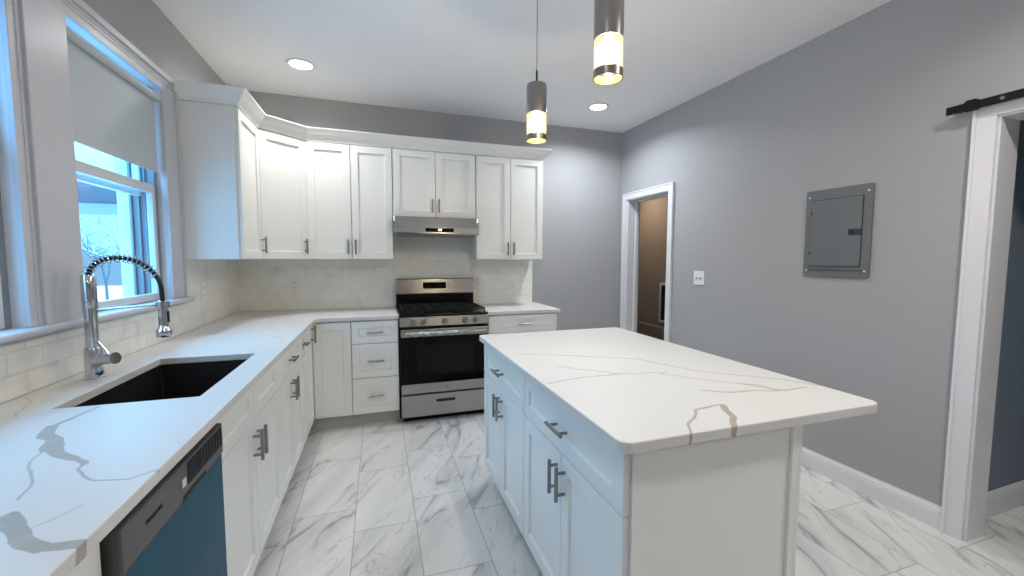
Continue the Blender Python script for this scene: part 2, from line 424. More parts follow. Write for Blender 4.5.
def baseboard(name, pts, h=.120, t=.016, mat_='trim'):
    """pts: (x0,y0)->(x1,y1), board grows to the left of the direction"""
    (x0, y0), (x1, y1) = pts; d = Vector((x1-x0, y1-y0, 0)); L = d.length; ang = math.atan2(d.y, d.x)
    prof = [(0, 0), (t, 0), (t, h-.034), (t-.003, h-.030), (t-.001, h-.024), (t-.006, h-.012), (t-.010, h-.008), (t-.011, h), (0, h)]
    mx = Matrix.Translation((x0, y0, 0)) @ Matrix.Rotation(ang, 4, 'Z')
    bm = B(); prism(bm, prof, 0, L, mx, 'x'); return struct(obj(name, bm, mat_, None, .0))
baseboard('baseboard_right', ((XR, -2.892), (XR, -.866)))
baseboard('baseboard_right_near', ((XR, YF), (XR, -4.04)))
baseboard('baseboard_back', ((XR, 0), (2.82, 0)))
baseboard('baseboard_hall', ((6.3, -2.896), (4.04, -2.896)), .135)
baseboard('baseboard_passage', ((5.9, -1.0), (5.9, 3.1)), .215, mat_='brownwall')

def casing(name, y0, y1, ztop, wd, x=XR, t=.02, depth=.15):
    """door frame on the right wall: casing boards, jambs, stop"""
    t1 = B()
    for a, b_ in ((y0-wd, y0+.004), (y1-.004, y1+wd)):
        box(t1, x-t, x, a, b_, 0, ztop-.004)
    box(t1, x-t, x, y0-wd, y1+wd, ztop-.004, ztop+wd)
    for a, b_ in ((y0-wd-.004, y0-wd+.010), (y1+wd-.010, y1+wd+.004)): box(t1, x-t-.006, x, a, b_, 0, ztop+wd+.004)
    box(t1, x-t-.006, x, y0-wd, y1+wd, ztop+wd-.010, ztop+wd+.004)
    return struct(obj(name, t1, 'trim', None, .003))
def jamb(name, y0, y1, ztop, x0, x1, stop=True, t=.014):
    b_ = B()
    box(b_, x0, x1, y0, y0+t, 0, ztop); box(b_, x0, x1, y1-t, y1, 0, ztop); box(b_, x0, x1, y0+t, y1-t, ztop-t, ztop)
    if stop:
        s = x0+.10
        box(b_, s, s+.035, y0+t, y0+t+.012, 0, ztop-t); box(b_, s, s+.035, y1-t-.012, y1-t, 0, ztop-t); box(b_, s, s+.035, y0+t, y1-t, ztop-t-.012, ztop-t)
    return struct(obj(name, b_, 'trim', None, .0015))
casing('trim_1', D1[0], D1[1], D1[2], .062); jamb('trim_2', D1[0], D1[1], D1[2], XR-.004, XR+.154)
casing('trim_3', D2[0], D2[1], D2[2], .072); jamb('trim_4', D2[0], D2[1], D2[2], XR-.004, XR+.152, False)

# tiled backsplashes
TT = .010
bm = B(); box(bm, XL, 2.80, -TT, 0, .914, 1.37); box(bm, 1.365, 2.112, -TT, 0, 1.37, 1.745)
struct(obj('trim_5', bm, 'tiles_x'))
bm = B(); box(bm, XL, XL+TT, -4.0, -TT, .914, 1.096); box(bm, XL, XL+TT, -1.055, -TT, 1.096, 1.37)
struct(obj('trim_6', bm, 'tiles_y'))

# windows ------------------------------------------------------------
def build_window(y0, y1, name):
    root = bpy.data.objects.new(name, None); C.objects.link(root); root.location = (XL, (y0+y1)/2, WZ0); struct(root)
    o = (XL, (y0+y1)/2, WZ0)
    xi = XL-WD
    # liner of the opening
    bm = B(); t = .012
    box(bm, xi, XL+.002, y0, y0+t, WZ0, WZ1); box(bm, xi, XL+.002, y1-t, y1, WZ0, WZ1); box(bm, xi, XL+.002, y0+t, y1-t, WZ1-t, WZ1)
    box(bm, xi-.02, .02, y0+t, y1-t, WZ0, WZ0+.02)
    obj('window_liner', bm, 'trim', root, .0015, off=o)
    a, b_ = y0+t, y1-t
    # outer vinyl frame + tracks
    bm = B()
    for (p, q) in ((a, a+.028), (b_-.028, b_)):
        box(bm, -.075, .049, p, q, WZ0+.02, WZ1-t)
        for xx in (-.065, -.03, .0): box(bm, xx, xx+.008, p-.0 if p == a else p-.012, q+.012 if p == a else q, WZ0+.02, WZ1-t)
    box(bm, -.075, .020, a+.028, b_-.028, WZ1-t-.035, WZ1-t); box(bm, -.075, .045, a+.028, b_-.028, WZ0+.02, WZ0+.032)
    obj('window_frame', bm, 'frame_grey', root, .002, off=o)
    def sash(nm, x0, x1, z0, z1, st, rb, rt):
        bm = B(); p, q = a+.02, b_-.002
        if nm == 'lower_sash': p, q = a+.004, b_-.004
        box(bm, x0, x1, p, p+st, z0, z1); box(bm, x0, x1, q-st, q, z0, z1)
        box(bm, x0, x1, p+st, q-st, z0, z0+rb); box(bm, x0, x1, p+st, q-st, z1-rt, z1)
        s = obj(nm, bm, 'vinyl', root, .004, off=o)
        xm = (x0+x1)/2; bm = B(); box(bm, xm-.002, xm+.002, p+st-.004, q-st+.004, z0+rb-.004, z1-rt+.004); obj('pane', bm, 'glass', s, off=o)
        return s
    ls = sash('lower_sash', .016, .048, WZ0+.028, 1.785, .050, .040, .048)
    sash('upper_sash', -.045, -.012, 1.72, WZ1-t-.012, .045, .045, .045)
    return root
w1 = build_window(*win[0], 'window_1'); w2 = build_window(*win[1], 'window_2')
# interior casings, mullion board, stool
def win_casing():
    bm = B(); x1 = XL+.018; zc = .085
    zb = 1.137
    box(bm, XL, x1, win[1][1]-.012, -1.06, zb, WZ1-.01); box(bm, XL, x1, win[1][0]+.012, win[0][1]-.012, zb, WZ1-.01)
    box(bm, XL, x1, -3.13, win[0][0]+.012, zb, WZ1-.01)
    box(bm, XL, x1, -3.13, -1.06, WZ1-.012, WZ1+zc)
    # back-band and fluting of the moulding
    box(bm, x1-.001, x1+.012, -3.13, -1.058, WZ1+zc-.026, WZ1+zc+.004)
    for z in (.022, .040, .058): box(bm, x1-.001, x1+.004, -3.12, -1.085, WZ1+z, WZ1+z+.008)
    box(bm, x1-.001, x1+.010, -1.078, -1.056, zb, WZ1+zc+.004)
    box(bm, x1-.001, x1+.012, -2.215, -2.185, zb, WZ1); box(bm, x1-.001, x1+.006, -2.185, -2.165, zb, WZ1)
    for yy in (-2.235, ): box(bm, x1-.001, x1+.004, yy, yy+.008, zb, WZ1)
    box(bm, x1-.001, x1+.010, -3.135, -3.115, zb, WZ1+zc+.004)
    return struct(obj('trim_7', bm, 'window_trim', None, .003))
win_casing()
bm = B()
prof = [(.0, 1.112), (XL+.052, 1.112), (XL+.060, 1.118), (XL+.062, 1.126), (XL+.058, 1.134), (XL+.050, 1.137), (.0, 1.137)]
mx = Matrix(((1, 0, 0, 0), (0, 0, 1, 0), (0, 1, 0, 0), (0, 0, 0, 1)))
prism(bm, [(a, z) for a, z in prof], -3.17, -1.065, None, 'y')
box(bm, XL, XL+.022, -3.15, -1.075, 1.096, 1.112)
for o_ in (0,):
    pass
for a, b_ in win: box(bm, .05, XL+.01, a+.013, b_-.013, 1.1125, 1.1365)
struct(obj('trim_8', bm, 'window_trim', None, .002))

# roller shades --------------------------------------------------------
def roller_shade(y0, y1, zb, label):
    o = (XL-.02, (y0+y1)/2, WZ1-.05)
    t = thing('roller_shade', label, 'roller shade', o)
    bm = B(); tube(bm, [(XL-.004, y0+.017, WZ1-.064), (XL-.004, y1-.017, WZ1-.064)], .019, 20); obj('roller_tube', bm, 'shade', t, smooth=True, off=o)
    bm = B(); box(bm, XL-.0200, XL-.0190, y0+.030, y1-.030, zb, WZ1-.064); obj('shade_cloth', bm, 'shade', t, off=o)
    bm = B(); box(bm, XL-.0230, XL-.0160, y0+.030, y1-.030, zb-.012, zb+.006); obj('hem_bar', bm, 'shade', t, .002, off=o)
    for yy in (y0+.0125, y1-.0165):
        bm = B(); box(bm, XL-.024, XL+.012, yy, yy+.004, WZ1-.085, WZ1-.0125); obj('bracket', bm, 'vinyl', t, .001, off=o)
    return t
roller_shade(win[1][0], win[1][1], 1.865, 'grey roller shade half drawn over the window beside the wall cabinets')

# ------------------------------------------------------------------ cabinets
FT = .019
def shaker(bm, x0, x1, z0, z1, yb, mx=None, fw=.057, rec=.0115):
    """five-piece door seen from -y: back plane at yb, front at yb-FT"""
    yf = yb-FT; fw = min(fw, (x1-x0)*.32, (z1-z0)*.30); s = .0025
    def ring(i, y): return [bm.verts.new(p) for p in ((x0+i, y, z0+i), (x1-i, y, z0+i), (x1-i, y, z1-i), (x0+i, y, z1-i))]
    e = .0018
    R = [ring(0, yb), ring(0, yf+e), ring(e, yf), ring(fw, yf), ring(fw+s, yf+rec)]
    for a, b_ in zip(R, R[1:]):
        for k in range(4): bm.faces.new((a[k], a[(k+1) % 4], b_[(k+1) % 4], b_[k]))
    bm.faces.new(R[0][::-1]); bm.faces.new(R[-1])
    if mx is not None:
        for r in R:
            for v in r: v.co = mx @ v.co
def handle(parent, cx, cz, yf, L=.126, vert=False, mx=None):
    bm = B(); r = .0068; st = .032; ps = L*.32
    d = Vector((0, 0, 1)) if vert else Vector((1, 0, 0)); c = Vector((cx, yf-st, cz))
    tube(bm, [c-d*L/2, c+d*L/2], r, 12)
    for s in (-1, 1): tube(bm, [c+d*ps*s, Vector((cx, yf+.001, cz))+d*ps*s], r*.82, 10)
    if mx is not None: bm.transform(mx)
    return obj('handle', bm, 'nickel', parent, smooth=True)
def cab_box(name, m, w, D, z0, z1, root, open_top=False):
    bm = B(); t = .016
    box(bm, 0, t, -D, 0, z0, z1); box(bm, w-t, w, -D, 0, z0, z1)
    box(bm, t, w-t, -D, 0, z0, z0+t)
    if not open_top: box(bm, t, w-t, -D, 0, z1-t, z1)
    box(bm, t, w-t, -.012, 0, z0+t, z1-t)
    box(bm, t, w-t, -D, -D+t, z1-.05, z1-t); box(bm, t, w-t, -D+.002, -D+.018, z0+t, z1-.05)
    return obj(name, bm, m, root, .0)
def fronts(root, w, D, specs):
    """specs: (kind, x0, x1, z0, z1, handle) ; handle: None, 'h', ('v', x, z)"""
    for kind, x0, x1, z0, z1, hd in specs:
        bm = B(); shaker(bm, x0, x1, z0, z1, -D-.001, fw=.057)
        f = obj(kind, bm, 'cabinet', root)
        if hd == 'h': handle(f, (x0+x1)/2, (z0+z1)/2, -D-FT-.001, .126 if x1-x0 > .3 else .09)
        elif hd: handle(f, hd[1], hd[2], -D-FT-.001, .122, True)
ZB, ZT = .118, .871           # base cabinet door bottom, front top
DZ = .712                     # drawer/door seam
def base_cabinet(label, loc, rotz, w, D, specs, toe_in=.055, open_top=False, group='base cabinets under the countertops'):
    t = thing('base_cabinet', label, 'cabinet', loc, rotz, group)
    cab_box('carcass', 'cabinet', w, D, .105, .884, t, open_top)
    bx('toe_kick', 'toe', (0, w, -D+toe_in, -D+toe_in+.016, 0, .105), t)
    fronts(t, w, D, specs); return t
g = .0024
def pair(w, z0, z1, hz, mid=None):
    m_ = w/2 if mid is None else mid
    return [('door', g, m_-g, z0, z1, ('v', m_-.030, hz)), ('door', m_+g, w-g, z0, z1, ('v', m_+.030, hz))]

# left run (fronts face +x): local x -> +y, so the origin is the near end
DL = .738-FT-.001-XL
def left_cab(label, ynear, yfar, specs, **k): return base_cabinet(label, (XL+.001, ynear, 0), PI/2, yfar-ynear, DL-.001, specs, **k)
# near cabinet beyond the dishwasher, cut by the frame
left_cab('white base cabinet to the left of the dishwasher, cut by the bottom edge', -3.634, -3.186, [('drawer_front', g, .448-g, DZ+g, ZT, 'h'), ('door', g, .448-g, ZB, DZ-g, ('v', .448-.04, .62))])
ws = .838
left_cab('white sink base cabinet with two false drawer fronts beside the dishwasher', -2.632, -2.632+ws,
    [('drawer_front', g, ws/2-g, DZ+g, ZT, None), ('drawer_front', ws/2+g, ws-g, DZ+g, ZT, None)] + pair(ws, ZB, DZ-g, .615), open_top=True)
wd_ = .655
left_cab('white base cabinet with one drawer over two doors, right of the sink cabinet', -1.792, -1.792+wd_,
    [('drawer_front', g, wd_-g, DZ+g, ZT, 'h')] + pair(wd_, ZB, DZ-g, .615))
left_cab('very narrow white drawer and door cabinet in the left run by the corner', -1.135, -.925, [('drawer_front', g, .210-g, DZ+g, ZT, 'h'), ('door', g, .210-g, ZB, DZ-g, None)])

# corner cabinet with the folding door
def corner_base():
    o = (XL, 0, 0)
    t = thing('corner_base_cabinet', 'white corner base cabinet whose two door leaves meet at the inside corner', 'cabinet', o, 0, None)
    L = [(XL+.001, -.001), (1.018, -.001), (1.018, -.61), (.718, -.61), (.718, -.923), (XL+.001, -.923)]
    bm = B(); prism(bm, L, .105, .884); obj('carcass', bm, 'cabinet', t, off=o)
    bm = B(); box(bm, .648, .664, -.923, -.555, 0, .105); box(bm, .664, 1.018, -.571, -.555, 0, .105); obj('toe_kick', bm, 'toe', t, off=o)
    T = Matrix.Translation(-Vector(o))
    bm = B(); shaker(bm, .7405, 1.016, ZB, ZT, -.611); bm.transform(T); f = obj('door', bm, 'cabinet', t)
    mx = T @ Matrix.Translation((.719, -.921, 0)) @ Matrix.Rotation(PI/2, 4, 'Z')
    bm = B(); shaker(bm, 0, .288, ZB, ZT, 0); bm.transform(mx); f = obj('door', bm, 'cabinet', t)
    handle(f, .215, .800, -FT, .13, True, mx)
    return t
corner_base()
# back run
dw3 = 1.385-1.020
base_cabinet('white three-drawer base cabinet standing left of the range', (1.020, -.001, 0), 0, dw3, .61,
    [('drawer_front', g, dw3-g, .690+g, ZT, 'h'), ('drawer_front', g, dw3-g, .408+g, .690-g, 'h'), ('drawer_front', g, dw3-g, ZB, .408-g, 'h')])
wr = 2.812-2.150
base_cabinet('white base cabinet to the right of the range under a short countertop', (2.150, -.001, 0), 0, wr, .61,
    [('drawer_front', g, wr-g, DZ+g, ZT, 'h')] + pair(wr, ZB, DZ-g, .615))

# island: fronts face -x ; local x -> -y
XI = 1.835 + FT + .001; DI = 2.432-XI
def isl_cab(label, yfar, ynear):
    w_ = yfar-ynear
    return base_cabinet(label, (2.432, yfar, 0), -PI/2, w_, DI, [('drawer_front', g, w_-g, DZ-.020+g, ZT, 'h')] + pair(w_, ZB, DZ-.020-g, .598), group='base cabinets of the island'), w_
far_c, wf = isl_cab('island base cabinet nearest the range, drawer over two doors', -1.722, -2.438)
near_c, wn_ = isl_cab('island base cabinet nearest the camera, drawer over two doors', -2.442, -3.212)
ip = thing('island_cladding', 'plain white panelling on the end and back of the kitchen island', 'panel', (2.432, -3.212, 0))
o = (2.432, -3.212, 0)
bm = B(); box(bm, XI+.004, 2.4075, -3.222, -3.2125, 0, .884); obj('end_panel', bm, 'cabinet', ip, .001, off=o)
bm = B(); box(bm, XI-.002, XI+.026, -3.227, -3.2222, 0, .884); obj('corner_strip', bm, 'cabinet', ip, .001, off=o)
bm = B(); box(bm, 2.409, 2.433, -3.232, -3.2125, 0, .884); box(bm, 2.4335, 2.447, -3.232, -1.722, 0, .884); obj('back_panel', bm, 'cabinet', ip, .0015, off=o)
bm = B()
for zz in (.845, .825): lathe(bm, [(0, 0), (.004, 0), (.004, .0008), (0, .0008)], seg=12, mx=Matrix.Translation((2.392, -3.222, zz)) @ Matrix.Rotation(PI/2, 4, 'X'))
obj('screw_cap', bm, 'trim', ip, off=o)

# upper cabinets -------------------------------------------------------
UZ0, UZ1 = 1.370, 2.331
def wall_cabinet(label, loc, rotz, w, D, z0, specs, z1=UZ1):
    t = thing('wall_cabinet', label, 'cabinet', loc, rotz, 'wall cabinets under the crown moulding')
    cab_box('carcass', 'cabinet', w, D, z0, z1, t); fronts(t, w, D, specs); return t
DTOP = 2.327
DU = .414-FT-.001-XL
wl = .455
t = wall_cabinet('narrow white wall cabinet beside the window with a plain grey-lit side', (XL, -1.043, 0), PI/2, wl, DU, UZ0, [('door', g, wl-g, UZ0+.003, DTOP, ('v', wl-.030, 1.475))])
bm = B(); box(bm, -.007, -.0005, -DU+.004, -.016, UZ0, UZ1-.002)
obj('side_panel', bm, 'cabinet', t, .0005)
bm = B(); box(bm, -.012, -.0072, -.016, .0, UZ0+.03, UZ1-.002); box(bm, -.010, -.0072, -DU+.004, -DU+.030, UZ0+.0, UZ1-.002); box(bm, -.0095, -.0072, -DU+.03, -.016, UZ1-.03, UZ1-.002); obj('scribe_strip', bm, 'cabinet', t, .001)
def corner_wall():
    o = (XL, 0, UZ0)
    t = thing('corner_wall_cabinet', 'white diagonal corner wall cabinet with one angled door', 'cabinet', o)
    p, q = Vector((.396, -.586, 0)), Vector((.688, -.326, 0))
    bm = B(); prism(bm, [(XL, 0), (.688, 0), (q.x, q.y), (p.x, p.y), (XL, -.586)], UZ0, UZ1); obj('carcass', bm, 'cabinet', t, off=o)
    d = q-p; ang = math.atan2(d.y, d.x); L = d.length
    mx = Matrix.Translation(-Vector(o)) @ Matrix.Translation(p) @ Matrix.Rotation(ang, 4, 'Z')
    bm = B(); shaker(bm, .010, L-.008, UZ0+.003, DTOP, -.001); bm.transform(mx); f = obj('door', bm, 'cabinet', t)
    handle(f, L-.042, 1.475, -.001-FT, .122, True, mx)
corner_wall()
wa = 1.366-.692
wall_cabinet('tall white double-door wall cabinet to the left of the range hood', (.692, -.001, 0), 0, wa, .325, UZ0, pair(wa, UZ0+.003, DTOP, 1.475))
wb = 2.106-1.370
wall_cabinet('short white double-door wall cabinet above the range hood', (1.370, -.001, 0), 0, wb, .325, 1.746, pair(wb, 1.750, DTOP, 1.848))
wc = 2.780-2.112
wall_cabinet('tall white double-door wall cabinet to the right of the range hood', (2.112, -.001, 0), 0, wc, .325, UZ0, pair(wc, UZ0+.003, DTOP, 1.475))

def crown():
    path = [Vector((XL, -1.052)), Vector((.414, -1.052)), Vector((.414, -.596)), Vector((.697, -.344)), Vector((2.782, -.344)), Vector((2.782, 0))]
    prof = [(-.016, 2.332), (.004, 2.332), (.006, 2.346), (.012, 2.350), (.014, 2.357), (.024, 2.366), (.037, 2.382), (.046, 2.398), (.049, 2.401), (.058, 2.415), (.062, 2.420), (.063, 2.427), (-.016, 2.427)]
    bm = B(); rings = []; n = len(path)
    for i, p in enumerate(path):
        d0 = (path[i]-path[i-1]).normalized() if i else (path[1]-path[0]).normalized()
        d1 = (path[i+1]-path[i]).normalized() if i < n-1 else d0
        n0 = Vector((d0.y, -d0.x)); n1 = Vector((d1.y, -d1.x)); nn = (n0+n1).normalized(); k = 1/max(.3, nn.dot(n0))
        rings.append([bm.verts.new((p.x+nn.x*k*a, p.y+nn.y*k*a, z)) for a, z in prof])
    m_ = len(prof)
    for a, b_ in zip(rings, rings[1:]):
        for k in range(m_): bm.faces.new((a[k], a[(k+1) % m_], b_[(k+1) % m_], b_[k]))
    bm.faces.new(rings[0]); bm.faces.new(rings[-1][::-1])
    return tag(obj('crown_molding', bm, 'cabinet', None, .0), 'white crown moulding running along the top of the wall cabinets', 'crown moulding')
crown()

# ------------------------------------------------------------------ countertops
def cells(bm, xs, ys, keep, z0, z1):
    V = {}
    def v(i, j, k):
        if (i, j, k) not in V: V[(i, j, k)] = bm.verts.new((xs[i], ys[j], (z0, z1)[k]))
        return V[(i, j, k)]
    nx, ny = len(xs)-1, len(ys)-1
    ok = lambda i, j: 0 <= i < nx and 0 <= j < ny and keep(i, j)
    for i in range(nx):
        for j in range(ny):
            if not ok(i, j): continue
            bm.faces.new((v(i, j, 1), v(i+1, j, 1), v(i+1, j+1, 1), v(i, j+1, 1)))
            bm.faces.new((v(i, j, 0), v(i, j+1, 0), v(i+1, j+1, 0), v(i+1, j, 0)))
            if not ok(i-1, j): bm.faces.new((v(i, j, 0), v(i, j, 1), v(i, j+1, 1), v(i, j+1, 0)))
            if not ok(i+1, j): bm.faces.new((v(i+1, j, 0), v(i+1, j+1, 0), v(i+1, j+1, 1), v(i+1, j, 1)))
            if not ok(i, j-1): bm.faces.new((v(i, j, 0), v(i+1, j, 0), v(i+1, j, 1), v(i, j, 1)))
            if not ok(i, j+1): bm.faces.new((v(i, j+1, 0), v(i, j+1, 1), v(i+1, j+1, 1), v(i+1, j+1, 0)))
SX0, SX1, SY0, SY1 = .272, .656, -2.500, -1.835
bm = B()
xs = [XL+TT+.001, SX0, SX1, .768, 1.388]; ys = [-3.75, SY0, SY1, -.652, -.001-TT]
def keep(i, j):
    if i == 3: return j == 3
    return not (i == 1 and j == 1)
cells(bm, xs, ys, keep, .885, .914)
prism(bm, [(.767, -.651), (.800, -.653), (.767, -.686)], .885, .914)
tag(obj('countertop', bm, 'quartz_left', None, .0025, seg=2), 'white veined quartz L-shaped countertop holding the black sink', 'countertop')
bm = B(); box(bm, 2.142, 2.838, -.652, -.001-TT, .885, .914)
tag(obj('countertop', bm, 'quartz_right', None, .0025), 'short white countertop right of the range', 'countertop')
def rounded(x0, x1, y0, y1, r, n=8):
    pts = []
    for cx, cy, a0 in ((x1-r, y1-r, 0), (x0+r, y1-r, PI/2), (x0+r, y0+r, PI), (x1-r, y0+r, 1.5*PI)):
        for k in range(n+1): a = a0+k*PI/2/n; pts.append((cx+r*math.cos(a), cy+r*math.sin(a)))
    return pts
bm = B(); prism(bm, rounded(1.804, 2.772, -3.250, -1.700, .035), .885, .916)
tag(obj('island_countertop', bm, 'quartz_isl', None, .004, seg=3), 'large white quartz island top with tan veins and rounded corners', 'countertop')

# sink ---------------------------------------------------------------
def sink():
    o = ((SX0+SX1)/2, (SY0+SY1)/2, .68)
    t = thing('kitchen_sink', 'black undermount kitchen sink set below the countertop beside the faucet', 'sink', o)
    e = .004; x0, x1, y0, y1 = SX0-e, SX1+e, SY0-e, SY1+e; z1, zb, th = .884, .680, .012
    bm = B()
    def ring(x0, x1, y0, y1, z, r): return [bm.verts.new((*p, z)) for p in rounded(x0, x1, y0, y1, r, 5)]
    k = .025
    R = [ring(x0-k, x1+k, y0-k, y1+k, z1-.006, .03), ring(x0-k, x1+k, y0-k, y1+k, z1, .03), ring(x0, x1, y0, y1, z1, .012), ring(x0+.004, x1-.004, y0+.004, y1-.004, zb+.02, .014), ring(x0+.02, x1-.02, y0+.02, y1-.02, zb, .02)]
    for a, b_ in zip(R, R[1:]):
        for i in range(len(a)): bm.faces.new((a[i], a[(i+1) % len(a)], b_[(i+1) % len(a)], b_[i]))
    bm.faces.new(R[-1])
    R2 = [ring(x0-th, x1+th, y0-th, y1+th, z1-.006, .03), ring(x0-th, x1+th, y0-th, y1+th, zb-.01, .03)]
    for i in range(len(R2[0])): bm.faces.new((R2[0][i], R2[0][(i+1) % len(R2[0])], R2[1][(i+1) % len(R2[0])], R2[1][i])); bm.faces.new((R[0][i], R[0][(i+1) % len(R2[0])], R2[0][(i+1) % len(R2[0])], R2[0][i]))
    bm.faces.new(R2[1])
    obj('basin', bm, 'sink', t, off=o)
    bm = B(); lathe(bm, [(0, .001), (.03, .001), (.034, .004), (.043, .005), (.045, .0), (0, -.0)], (o[0], o[1], zb), 28); obj('drain', bm, 'chrome', t, smooth=True, off=o)
sink()

# faucet ---------------------------------------------------------------
def faucet():
    bx_, by_ = .187, -2.128; o = (bx_, by_, .914)
    t = thing('kitchen_faucet', 'chrome spring-neck pull-down faucet standing behind the sink', 'faucet', o)
    c = (bx_, by_, 0)
    bm = B(); lathe(bm, [(0, .914), (.031, .914), (.031, .920), (.027, .924), (.0265, 1.030), (.024, 1.034), (.0195, 1.036), (.0195, 1.180), (.0215, 1.182), (.0225, 1.186), (.0225, 1.306), (.019, 1.312), (0, 1.312)], c, 32)
    obj('post', bm, 'chrome', t, smooth=True, off=o)
    # valve body and lever
    bm = B(); tube(bm, [(bx_+.015, by_-.01, .985), (bx_+.078, by_-.035, .993)], .021, 24); tube(bm, [(bx_+.078, by_-.035, .993), (bx_+.086, by_-.038, .994)], .0225, 24)
    obj('valve', bm, 'chrome', t, smooth=True, off=o)
    bm = B(); tube(bm, [(bx_+.062, by_-.029, 1.008), (bx_+.030, by_-.030, 1.062)], .0055, 12, rs=[.0045, .0065]); obj('lever', bm, 'chrome', t, smooth=True, off=o)
    # neck path
    top = 1.308; x0, x1 = bx_, .414; cx = (x0+x1)/2; R = (x1-x0)/2
    path = []
    for i in range(41):
        a = PI - PI*i/40
        z = top-.006 + .092*math.sin(a) - .055*(i/40)**1.5
        path.append(Vector((cx+R*math.cos(a), by_, z)))
    path.append(Vector((x1+.001, by_, 1.215))); path.append(Vector((x1+.001, by_, 1.195)))
    bm = B(); tube(bm, path, .0082, 14); obj('hose', bm, 'hose', t, smooth=True, off=o)
    # spring around the first part of the neck
    L = [0]
    for a, b_ in zip(path, path[1:]): L.append(L[-1]+(b_-a).length)
    def at(s):
        for i in range(len(path)-1):
            if s <= L[i+1]: return path[i].lerp(path[i+1], (s-L[i])/(L[i+1]-L[i])), (path[i+1]-path[i]).normalized()
        return path[-1], (path[-1]-path[-2]).normalized()
    total = L[34]; turns = 19; pts = []
    for k in range(turns*14+1):
        s = total*k/(turns*14); p, tg = at(s); a = 2*PI*k/14
        n1 = Vector((0, 1, 0)); n2 = tg.cross(n1).normalized()
        pts.append(p + (n1*math.cos(a)+n2*math.sin(a))*.0155)
    bm = B(); tube(bm, pts, .0021, 6); obj('spring', bm, 'chrome', t, smooth=True, off=o)
    # docking arm and clip
    bm = B(); tube(bm, [(bx_+.018, by_, 1.178), (x1-.018, by_, 1.192)], .0048, 12)
    lathe(bm, [(.0185, -.011), (.0225, -.011), (.0225, .011), (.0185, .011)], (bx_, by_, 1.178), 28, closed=True)
    lathe(bm, [(.0180, -.010), (.0225, -.010), (.0225, .010), (.0180, .010)], (x1+.001, by_, 1.192), 28, closed=True)
    obj('docking_arm', bm, 'chrome', t, smooth=True, off=o)
    bm = B(); lathe(bm, [(0, 1.208), (.010, 1.208), (.0155, 1.204), (.0165, 1.19), (.0165, 1.115), (.018, 1.098), (.025, 1.090), (.0265, 1.085), (.0265, 1.068), (.024, 1.063), (0, 1.063)], (x1+.001, by_, 0), 28)
    sh = obj('spray_head', bm, 'chrome', t, smooth=True, off=o)
    bm = B(); box(bm, x1+.014, x1+.020, by_-.006, by_+.006, 1.12, 1.165); obj('button', bm, 'matteblack', sh, .001, off=o)
faucet()

# ------------------------------------------------------------------ dishwasher
def text_mesh(s, size, mx, m, parent, name='lettering', ext=.0006):
    cu = bpy.data.curves.new('txt', 'FONT'); cu.body = s; cu.size = size; cu.extrude = ext; cu.align_x = 'CENTER'; cu.align_y = 'CENTER'
    to = bpy.data.objects.new('txt', cu); C.objects.link(to); dg = bpy.context.evaluated_depsgraph_get()
    me = bpy.data.meshes.new_from_object(to.evaluated_get(dg)); bpy.data.objects.remove(to); me.transform(mx)
    ob = bpy.data.objects.new(name, me); C.objects.link(ob); me.materials.clear(); me.materials.append(M[m]); ob.parent = parent; return ob
def dishwasher():
    y0, y1 = -3.180, -2.638; w_ = y1-y0; D = .738-XL
    t = thing('dishwasher', 'dishwasher with grey console and blue protective film on its door', 'dishwasher', (XL, y0, 0), PI/2)
    bx('tub', 'matteblack', (.004, w_-.004, -D+.03, -.02, .02, .868), t)
    bx('door', 'film', (.004, w_-.004, -D-.020, -D+.03, .11, .770), t, .004)
    c = bx('console', 'dwgrey', (.004, w_-.004, -D-.024, -D+.03, .772, .866), t, .004)
    yf = -D-.024
    # darker control strip with slanted dividers, pocket and sticker
    bx('control_strip', 'matteblack', (.29, w_-.016, yf-.0012, yf+.001, .800, .856), c)
    for k in range(7):
        x = .372+k*.0215
        bm = B(); box(bm, -.0012, .0012, yf-.0024, yf-.001, -.024, .024, None); bm.transform(Matrix.Translation((x, 0, .828))); obj('divider', bm, 'dwgrey', c)
    bx('pocket', 'dark', (.26, .40, yf-.0010, yf+.001, .774, .784), c, .0)
    bx('sticker', 'white_label', (.258, .277, yf-.0016, yf+.001, .806, .826), c, label='small white sticker')
    text_mesh('FRIGIDAIRE', .0135, Matrix.Translation((.125, yf-.0006, .822)) @ Matrix.Rotation(PI/2, 4, 'X'), 'dark', c)
    bx('toe_panel', 'matteblack', (.004, w_-.004, -D+.05, -D+.066, 0, .105), t)
    return t
dishwasher()

